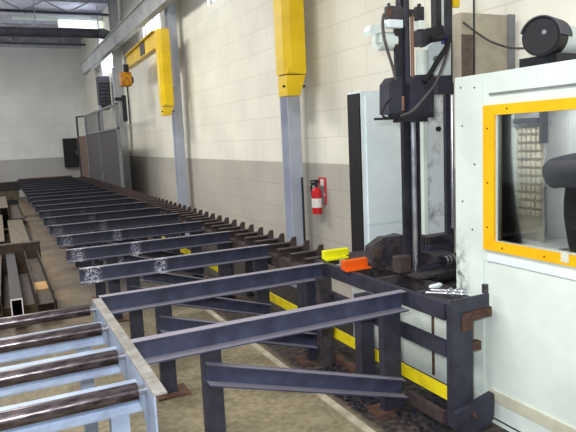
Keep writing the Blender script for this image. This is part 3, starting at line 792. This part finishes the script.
fy.box(-0.012, wy0, wz1, 0.004, wy1, wz1 + 0.055)
fy.box(-0.012, wy0, wz0 - 0.055, 0.004, wy1, wz0)
fy = fy.build('window_frame', M['frameyellow'], en)
MB().box(0.02, wy0, wz0, 0.026, wy1, wz1).build('window_pane', M['glass'], en)
MB().box(-0.016, 1.955, 1.035, -0.013, 2.0, 1.085).build('paper_tag', M['plinth'], en)
for y, z in ((2.70, 1.72), (2.70, 1.28), (2.60, 1.5), (2.62, 1.12), (2.71, 1.94), (2.60, 1.93)):
    MB().cyl((-0.005, y, z), (0.0, y, z), 0.0045, seg=8).build('bolt', M['rust'], en)
for y, z in ((2.49, 1.7), (2.49, 1.4), (2.49, 1.15), (2.38, 1.045), (2.1, 1.045), (2.35, 1.8)):
    MB().cyl((-0.017, y, z), (-0.012, y, z), 0.0045, seg=8).build('frame_bolt', M['rust'], fy)
gs = MB(); gs.bm.faces.new([gs.bm.verts.new(v) for v in ((-0.002, 2.63, 0.72), (-0.002, 2.757, 0.72), (-0.002, 2.757, 1.15), (-0.002, 2.63, 1.15))]); gs.build('oil_smear', smear_mat(), en)
# interior
inn = MB(); inn.box(0.67, E0, 0.135, 0.69, E1 - 0.03, ET - 0.03)
for y in (2.52, 2.28, 2.0, 1.62): inn.box(0.662, y, 0.95, 0.67, y + 0.012, ET - 0.03)
inn.build('interior_wall', M['interior'], en)
MB().box(0.055, 2.33, 0.95, 0.66, 2.725, 1.0).build('interior_shelf', M['interior'], en)
pf = MB()
for r_i in range(11):
    for c_i in range(5):
        pf.box(0.455, 2.545 + c_i * 0.036, 1.16 + r_i * 0.05, 0.487, 2.569 + c_i * 0.036, 1.192 + r_i * 0.05)
pf.box(0.486, 2.53, 1.0, 0.50, 2.728, 1.72)
pf.build('perforated_panel', M['perf'], en)
MB().box(0.44, 2.52, 1.70, 0.52, 2.728, 1.96).build('dark_hood', M['greybox'], en)
MB().box(0.40, 2.52, 1.72, 0.44, 2.70, 1.75).box(0.42, 2.50, 1.6, 0.47, 2.52, 1.9).build('slide_bar', M['dark'], en)
MB().cyl((0.46, 2.51, 1.0), (0.46, 2.51, 1.8), 0.008).build('chrome_rod', M['chrome'], en)
MB().cyl((0.30, 2.66, 1.0), (0.30, 2.66, 1.16), 0.05, 0.03, 14).build('dark_fitting', M['rubber'], en)

# ------------------------------------------------------------------ boxes and motor above the enclosure
bb = thing('control_box', 'beige steel box standing above the white enclosure', 'box', (2.69, 2.97, 0))
MB().box(0.0, 0.0, 2.0, 0.43, 0.08, 2.425).build('housing', M['beige'], bb)
MB().box(0.39, -0.012, 2.0, 0.45, -0.001, 2.43).build('corner_angle', M['greybox'], bb)
MB().box(0.0, -0.012, 2.0, 0.10, -0.001, 2.29).build('brown_panel', M['cagebrown'], bb)
MB().box(0.28, 0.02, 0.0, 0.32, 0.07, 2.0).build('support_leg', M['greybox'], bb)
MB().box(0.38, 0.02, 0.0, 0.42, 0.07, 2.0).build('support_leg', M['greybox'], bb)
MB().tube([(0.0, -0.02, 2.36), (0.12, -0.03, 2.29), (0.25, -0.03, 2.24), (0.37, -0.1, 2.2), (0.38, -0.4, 2.17)], 0.007).build('cable', M['cable'], bb, smooth=True)
a_ = at(474, 30, 2.92)
vc = MB().cyl((a_.x, 2.92, 2.0), (a_.x, 2.92, 3.2), 0.006, seg=8).build('hanging_cable', M['dark'])
tag(vc, 'thin dark vertical cable hanging in front of the beige box', 'cable')
mt_ = thing('fan_motor', 'black round fan motor with pale cylinder on top of the white enclosure', 'motor', (2.62, 2.295, 2.0))
ax = Vector((0.93, 0.36, 0.0)).normalized()
c0 = Vector((0, 0, 0.163))
MB().cyl(c0, c0 + ax * 0.12, 0.1, seg=32).build('motor_body', M['rubber'], mt_, smooth=True)
MB().cyl(c0 + ax * 0.12, c0 + ax * 0.5, 0.096, seg=32).build('pale_cylinder', M['whitepanel'], mt_, smooth=True)
ec = MB().cyl(c0 - ax * 0.008, c0, 0.09, seg=32).build('end_cover', M['black'], mt_)
hd = MB()
sdv = ax.cross(Vector((0, 0, 1))).normalized(); upv = sdv.cross(ax)
pr = None
for k in range(13):
    an = math.radians(0 + k * 165 / 12)
    dv = sdv * math.cos(an) + upv * math.sin(an)
    cur = [hd.bm.verts.new(c0 + dv * r2 + ax * t2) for r2, t2 in ((0.102, -0.015), (0.108, -0.015), (0.108, 0.16), (0.102, 0.16))]
    if pr:
        for i in range(4): hd.bm.faces.new((pr[i], pr[(i + 1) % 4], cur[(i + 1) % 4], cur[i]))
    pr = cur
hd.build('hood_cover', M['joist_dark'], mt_, smooth=True)
MB().cyl(c0 - ax * 0.012 + upv * 0.02 + sdv * 0.02, c0 - ax * 0.008 + upv * 0.02 + sdv * 0.02, 0.012, seg=12).build('cover_screw', M['chrome'], ec)
MB().box(0.06, -0.05, 0.0, 0.4, 0.2, 0.075).build('mounting_foot', M['dark'], mt_)

# ------------------------------------------------------------------ person built behind the glass, standing in for a window reflection
def person():
    t = thing('person', 'person in a dark jacket as a reflection in the yellow framed window, elbow raised', 'person', (2.84, 2.07, 0))
    bm = bmesh.new()
    J = {'pelvis': ((0, -0.02, 0.94), 0.165), 'waist': ((0, -0.02, 1.07), 0.17), 'chest': ((0, -0.02, 1.33), 0.165), 'neck': ((0, -0.02, 1.50), 0.07), 'headlow': ((-0.02, -0.02, 1.54), 0.07),
         'headmid': ((-0.02, -0.02, 1.64), 0.095), 'headtop': ((0.0, -0.02, 1.73), 0.08),
         'shL': ((0, 0.15, 1.47), 0.095), 'elL': ((-0.06, 0.33, 1.42), 0.085), 'wrL': ((-0.16, -0.07, 1.47), 0.045),
         'shR': ((0, -0.19, 1.47), 0.095), 'elR': ((-0.04, -0.40, 1.32), 0.075), 'wrR': ((-0.20, -0.22, 1.46), 0.045),
         'hipL': ((0, 0.08, 0.86), 0.105), 'knL': ((-0.01, 0.09, 0.48), 0.07), 'anL': ((0, 0.09, 0.08), 0.05), 'toL': ((-0.16, 0.10, 0.035), 0.035),
         'hipR': ((0, -0.12, 0.86), 0.105), 'knR': ((-0.01, -0.13, 0.48), 0.07), 'anR': ((0, -0.13, 0.08), 0.05), 'toR': ((-0.16, -0.14, 0.035), 0.035)}
    E = [('pelvis', 'waist'), ('waist', 'chest'), ('chest', 'neck'), ('neck', 'headlow'), ('headlow', 'headmid'), ('headmid', 'headtop'), ('chest', 'shL'), ('shL', 'elL'), ('elL', 'wrL'),
         ('chest', 'shR'), ('shR', 'elR'), ('elR', 'wrR'), ('pelvis', 'hipL'), ('hipL', 'knL'), ('knL', 'anL'), ('anL', 'toL'), ('pelvis', 'hipR'), ('hipR', 'knR'), ('knR', 'anR'), ('anR', 'toR')]
    COVERED = ('pelvis', 'waist', 'chest', 'shL', 'elL', 'shR', 'elR', 'hipL', 'knL', 'hipR', 'knR')
    def skin(name, joints, edges, root, material, grow=1.0):
        ids = {k: i for i, k in enumerate(joints)}
        me = bpy.data.meshes.new(name)
        me.from_pydata([J[k][0] for k in joints], [(ids[a], ids[b]) for a, b in edges], [])
        o = bpy.data.objects.new(name, me); col.objects.link(o); o.parent = t
        md = o.modifiers.new('skin', 'SKIN'); md.use_smooth_shade = True
        for k in joints:
            sv = me.skin_vertices[0].data[ids[k]]; r = J[k][1] * grow * (0.68 if name == 'body' and k in COVERED else 1.0); sv.radius = (r, r); sv.use_root = (k == root)
        ss = o.modifiers.new('sub', 'SUBSURF'); ss.levels = 2; ss.render_levels = 2
        me.materials.append(material)
        return o
    # hands: palm plus five chains
    for s_, wr in (('L', 'wrL'), ('R', 'wrR')):
        w = Vector(J[wr][0]); sg = 1 if s_ == 'L' else -1
        J['pm' + s_] = (tuple(w + Vector((-0.02, -0.05 * sg, 0.05))), 0.032); E.append((wr, 'pm' + s_))
        pm = Vector(J['pm' + s_][0])
        for f in range(4):
            k = 'f%d%s' % (f, s_)
            a_ = pm + Vector((-0.012 + 0.0, -0.022 * sg, 0.03 - f * 0.021)); b_ = a_ + Vector((-0.022, -0.022 * sg, 0.006)); c_ = b_ + Vector((0.01, -(0.016 + (0.004 if f in (1, 2) else 0)) * sg, 0))
            J[k + 'a'] = (tuple(a_), 0.0095); J[k + 'b'] = (tuple(b_), 0.009); J[k + 'c'] = (tuple(c_), 0.008)
            E.extend([('pm' + s_, k + 'a'), (k + 'a', k + 'b'), (k + 'b', k + 'c')])
        J['t' + s_ + 'a'] = (tuple(pm + Vector((0.012, 0.005 * sg, 0.03))), 0.011); J['t' + s_ + 'b'] = (tuple(pm + Vector((0.0, -0.025 * sg, 0.05))), 0.009)
        E.extend([('pm' + s_, 't' + s_ + 'a'), ('t' + s_ + 'a', 't' + s_ + 'b')])
    bm.free()
    skin('body', list(J), E, 'pelvis', M['skin'], 0.93)
    up = ['waist', 'chest', 'neck', 'shL', 'elL', 'wrL', 'shR', 'elR', 'wrR', 'pelvis']
    J2 = dict(J); J['neck'] = ((0, -0.02, 1.49), 0.075)
    skin('jacket', up, [e for e in E if e[0] in up and e[1] in up], 'chest', M['jacket'], 1.12)
    lo = ['pelvis', 'hipL', 'knL', 'anL', 'hipR', 'knR', 'anR']
    skin('trousers', lo, [e for e in E if e[0] in lo and e[1] in lo], 'pelvis', M['trouser'], 1.06)
    h = MB(); bmesh.ops.create_icosphere(h.bm, subdivisions=3, radius=0.108, matrix=Matrix.Translation((0.025, -0.02, 1.69)))
    h.build('hair', M['hair'], t, smooth=True)
    f = MB()
    f.cyl((-0.115, -0.02, 1.65), (-0.135, -0.02, 1.625), 0.012, 0.018, 8)
    f.build('nose', M['skin'], t, smooth=True)
    e = MB()
    for y in (-0.055, 0.015): bmesh.ops.create_uvsphere(e.bm, u_segments=10, v_segments=8, radius=0.011, matrix=Matrix.Translation((-0.105, y, 1.66)))
    e.build('eyes', M['label'], t, smooth=True)
    MB().box(-0.112, -0.045, 1.585, -0.098, 0.005, 1.593).build('mouth', M['signred'], t)
    e = MB()
    for y in (-0.115, 0.075): bmesh.ops.create_uvsphere(e.bm, u_segments=10, v_segments=8, radius=0.025, matrix=Matrix.Translation((-0.01, y, 1.64)) @ Matrix.Diagonal((0.7, 0.4, 1.2, 1)))
    e.build('ears', M['skin'], t, smooth=True)
person()

# ------------------------------------------------------------------ chips under the stand
cb = MB(); rnd = random.Random(3)
for k in range(1500):
    x = rnd.uniform(2.0, 2.43); y = rnd.uniform(2.5, 3.7)
    if x > 2.16 and y > 2.95 : x = rnd.uniform(1.85, 2.05)
    hgt = 0.10 * max(0, 1 - abs(x - 2.33) * 3.0) * rnd.random() + 0.006
    a_ = rnd.uniform(0, 6.28); s_ = rnd.uniform(0.006, 0.016)
    vs = [cb.bm.verts.new((x + s_ * math.cos(a_ + q), y + s_ * math.sin(a_ + q), hgt + rnd.uniform(-0.004, 0.006))) for q in (0, 2.0, 4.1)]
    cb.bm.faces.new(vs)
tag(cb.build('metal_chips', M['chips']), 'dark blue steel chips heaped on the floor under the stand', 'chips', kind='stuff')

# ------------------------------------------------------------------ roller conveyor, lower left
rc = thing('roller_conveyor', 'pale blue roller conveyor at the lower left corner', 'conveyor', (0, 0, 0))
RZ = 0.80
MB().box(0.425, 2.075, RZ - 0.008, 0.475, 3.62, RZ).build('rail_flange', M['railtop'], rc)
MB().box(0.425, 2.08, RZ - 0.15, 0.433, 3.62, RZ - 0.009).build('side_rail', M['paleblue'], rc)
MB().box(-1.3, 2.08, RZ - 0.15, -1.23, 3.62, RZ).build('side_rail', M['paleblue'], rc)
for y in (2.21, 2.63, 3.09, 3.50):
    r_ = MB().cyl((-1.2, 0, 0), (0.392, 0, 0), 0.033, seg=28).build('roller', M['roller'], rc, (0, y, RZ - 0.03), smooth=True)
    MB().cyl((0.392, 0, 0), (0.424, 0, 0), 0.018, seg=16).build('roller_axle', M['chrome'], r_, smooth=True)
for y in (2.36, 2.82, 3.28):
    b = MB(); b.box(-1.23, 0, 0, 0.424, 0.008, 0.1); b.box(-1.23, -0.05, 0.0, 0.424, 0.0, 0.008); b.box(-1.23, 0.008, 0.092, 0.424, 0.05, 0.1)
    b.build('stretcher', M['paleblue'], rc, (0, y, RZ - 0.16))
for x in (0.30, -1.27):
    for y in (2.3, 3.4):
        MB().box(x, y, 0.0, x + 0.07, y + 0.07, RZ - 0.15).build('leg', M['paleblue'], rc)
g = MB().prism([(2.085, RZ - 0.15), (2.3, RZ - 0.15), (2.16, RZ - 0.4), (2.085, RZ - 0.4)], 'x', 0.425, 0.433)
g.build('end_gusset', M['paleblue'], rc)

# ------------------------------------------------------------------ stock pile at the left
def sq_tube(name, x0, x1, y0, y1, z0, z1, wall, material, label, cat='tube', rot=0.0):
    cx = (x0 + x1) / 2
    w, hh = (x1 - x0) / 2, (z1 - z0)
    b = MB()
    b.box(-w, 0, 0, -w + wall, y1 - y0, hh); b.box(w - wall, 0, 0, w, y1 - y0, hh)
    b.box(-w + wall, 0, 0, w - wall, y1 - y0, wall); b.box(-w + wall, 0, hh - wall, w - wall, y1 - y0, hh)
    o = b.build(name, material, loc=(cx, y0, z0)); o.rotation_euler.z = rot
    return tag(o, label, cat, 'steel stock on the floor')
def dun(y, x0, x1, z0, z1, label, material='wood'):
    o = MB().box(x0, y, z0, x1, y + 0.12, z1).build('dunnage_timber', M[material]); tag(o, label, 'timber', 'timbers under the stock')
    return o
dun(6.6, -1.6, 0.42, 0.0, 0.1, 'low timber under the near ends of the stock')
dun(8.9, -1.6, 0.42, 0.0, 0.1, 'second timber from the camera under the stock')
dun(12.5, -1.6, 0.35, 0.0, 0.1, 'third timber from the camera under the stock')
dun(15.6, -1.6, 0.42, 0.0, 0.1, 'farthest timber under the stock')
sq_tube('square_tube', -0.02, 0.085, 6.05, 8.86, 0.1, 0.31, 0.008, M['stockdark'], 'dark hollow square tube with its open end facing the camera')
sq_tube('square_tube', -0.26, -0.10, 6.3, 8.86, 0.1, 0.3, 0.01, M['stock'], 'brown square tube left of the dark hollow one', rot=-0.01)
cb = MB(); cb.box(-0.085, 0, 0, -0.075, 2.7, 0.22); cb.box(0.075, 0, 0, 0.085, 2.7, 0.22); cb.box(-0.075, 0.0, 0.09, 0.075, 2.7, 0.10)
tag(cb.build('steel_beam', M['stock'], loc=(0.29, 6.15, 0.1)), 'open brown steel beam with a tan tag on its web', 'beam', 'steel stock on the floor')
tg = MB().box(0.22, 6.75, 0.2, 0.36, 7.15, 0.215).build('cardboard_tag', M['tan']); tag(tg, 'tan cardboard piece lying in the open steel beam', 'cardboard')
o = MB().box(-1.6, 8.9, 0.1, 0.42, 9.04, 0.42).build('cross_bar', M['stock']); tag(o, 'brown bar lying crosswise over the floor stock', 'bar')
sq_tube('flat_bar', 0.06, 0.32, 9.2, 12.8, 0.12, 0.34, 0.012, M['stockgrey'], 'broad tan grey box section just beyond the crosswise bar')
sq_tube('square_tube', -0.18, -0.02, 9.15, 13.0, 0.1, 0.44, 0.01, M['stockgrey'], 'narrow tan tube left of the broad box section')
sq_tube('square_tube', -0.5, -0.28, 9.1, 14, 0.1, 0.4, 0.01, M['stockdark'], 'dark tube at the left edge beyond the crosswise bar')
sq_tube('square_tube', 0.12, 0.34, 13.0, 16.3, 0.1, 0.34, 0.01, M['stock'], 'brown tube in line beyond the broad box section')
sq_tube('square_tube', -0.06, 0.1, 13.2, 16.5, 0.10, 0.56, 0.01, M['stockgrey'], 'tan tube end standing out above the middle of the pile')
sq_tube('square_tube', -0.4, -0.1, 14.1, 16.5, 0.10, 0.62, 0.01, M['stockdark'], 'dark tube on top of the middle of the pile')
for x0, x1, y0, y1, z0, z1, m_, l in (
    (-0.46, -0.30, 6.2, 8.85, 0.1, 0.3, 'stockdark', 'dark tube end at the left edge under the crosswise bar'),
    (-0.72, -0.52, 6.4, 8.85, 0.1, 0.28, 'stock', 'brown tube outermost at the left edge before the crosswise bar'),
    (-0.30, -0.14, 7.3, 8.85, 0.302, 0.315, 'stockgrey', 'flat tan plate lying on the brown square tube'),
    (0.34, 0.40, 9.3, 13.5, 0.1, 0.17, 'stockdark', 'thin dark bar on the floor right of the broad box section'),
    (0.36, 0.42, 13.7, 16.5, 0.1, 0.2, 'stock', 'thin brown bar along the right edge of the far pile'),
    (-0.75, -0.52, 9.3, 14, 0.1, 0.42, 'stock', 'brown box section behind the dark tube at the left edge')):
    sq_tube('steel_bar', x0, x1, y0, y1, z0, z1, 0.006, M[m_], l, 'bar')
o = MB().box(-0.9, 5.55, 0.0, 0.45, 5.68, 0.05).build('floor_bar', M['stockdark']); o.rotation_euler.z = 0.06; tag(o, 'dark flat bar on the floor before the stock, behind the rollers', 'bar')
rim = MB(); rim.box(-0.0525, -0.004, 0, 0.0525, 0, 0.012); rim.box(-0.0525, -0.004, 0.198, 0.0525, 0, 0.21); rim.box(-0.0525, -0.004, 0.012, -0.0425, 0, 0.198); rim.box(0.0425, -0.004, 0.012, 0.0525, 0, 0.198)
ob_ = [q for q in bpy.data.objects if q.name == 'square_tube'][0]
rim.build('cut_edge', M['label'], ob_)
for k, (y, z, x1, l, mt_) in enumerate(((16.6, 0.0, 0.40, 'lowest brown bar of the crosswise stack at the far left', 'stock'), (16.6, 0.225, 0.38, 'second bar up in the crosswise stack at the far left', 'stockdark'),
                                 (16.6, 0.45, 0.42, 'grey brown bar third up in the crosswise stack at the far left', 'stockgrey'), (16.6, 0.675, 0.46, 'topmost dark bar of the crosswise stack at the far left', 'stockdark'))):
    o = MB().box(-2.2, y, z, x1, y + 0.3, z + 0.224).build('crosswise_bar', M[mt_]); tag(o, l, 'bar', 'crosswise bars at the far left')

# ------------------------------------------------------------------ light
def area(name, loc, size, energy, color, rot=(0, 0, 0), sy=None):
    ld = bpy.data.lights.new(name, 'AREA'); ld.energy = energy; ld.color = color; ld.size = size
    if sy: ld.shape = 'RECTANGLE'; ld.size_y = sy
    o = bpy.data.objects.new(name, ld); o.location = loc; o.rotation_euler = rot; col.objects.link(o)
    return o
area('overhead_light', (-1.6, 3.0, 5.3), 1.2, 330, (1.0, 0.985, 0.95), sy=4)
area('overhead_light', (-0.6, 9.5, 5.15), 1.2, 350, (1.0, 0.98, 0.93), sy=4)
area('overhead_light', (-1.6, 17.0, 5.0), 1.2, 330, (1.0, 0.97, 0.92), sy=4)
area('overhead_light', (-1.0, -1.2, 5.2), 1.2, 150, (0.96, 0.98, 1.0), sy=2)  # fill behind the camera, added to brighten the faces turned this way
pl_ = bpy.data.lights.new('far_fill_light', 'POINT'); pl_.energy = 140; pl_.shadow_soft_size = 0.25; pl_.color = (0.97, 0.98, 1.0)  # unseen point light added to lift the ceiling and back wall
po_ = bpy.data.objects.new('far_fill_light', pl_); po_.location = (-1.5, 18.6, 3.9); col.objects.link(po_)
fl = bpy.data.lights.new('camera_flash', 'AREA'); fl.energy = 85; fl.size = 0.12; fl.color = (0.92, 0.96, 1.0)
fo = bpy.data.objects.new('camera_flash', fl); col.objects.link(fo)
fm = Matrix((RT, UP, -FW)).transposed().to_4x4(); fm.translation = CAM + UP * 0.12 - RT * 0.1; fo.matrix_world = fm
area('enclosure_fill', (2.56, 1.88, 1.91), 1.4, 17, (1.0, 1.0, 0.98), rot=(0, math.radians(-50), 0), sy=0.06).rotation_euler = Vector((0.75, 0.0, -0.66)).to_track_quat('-Z', 'Y').to_euler()  # unseen fill added inside the enclosure to brighten the view through its window
w = bpy.data.worlds.new('world'); scene.world = w; w.use_nodes = True
w.node_tree.nodes['Background'].inputs['Color'].default_value = (0.80, 0.88, 1.0, 1)
w.node_tree.nodes['Background'].inputs['Strength'].default_value = 0.5
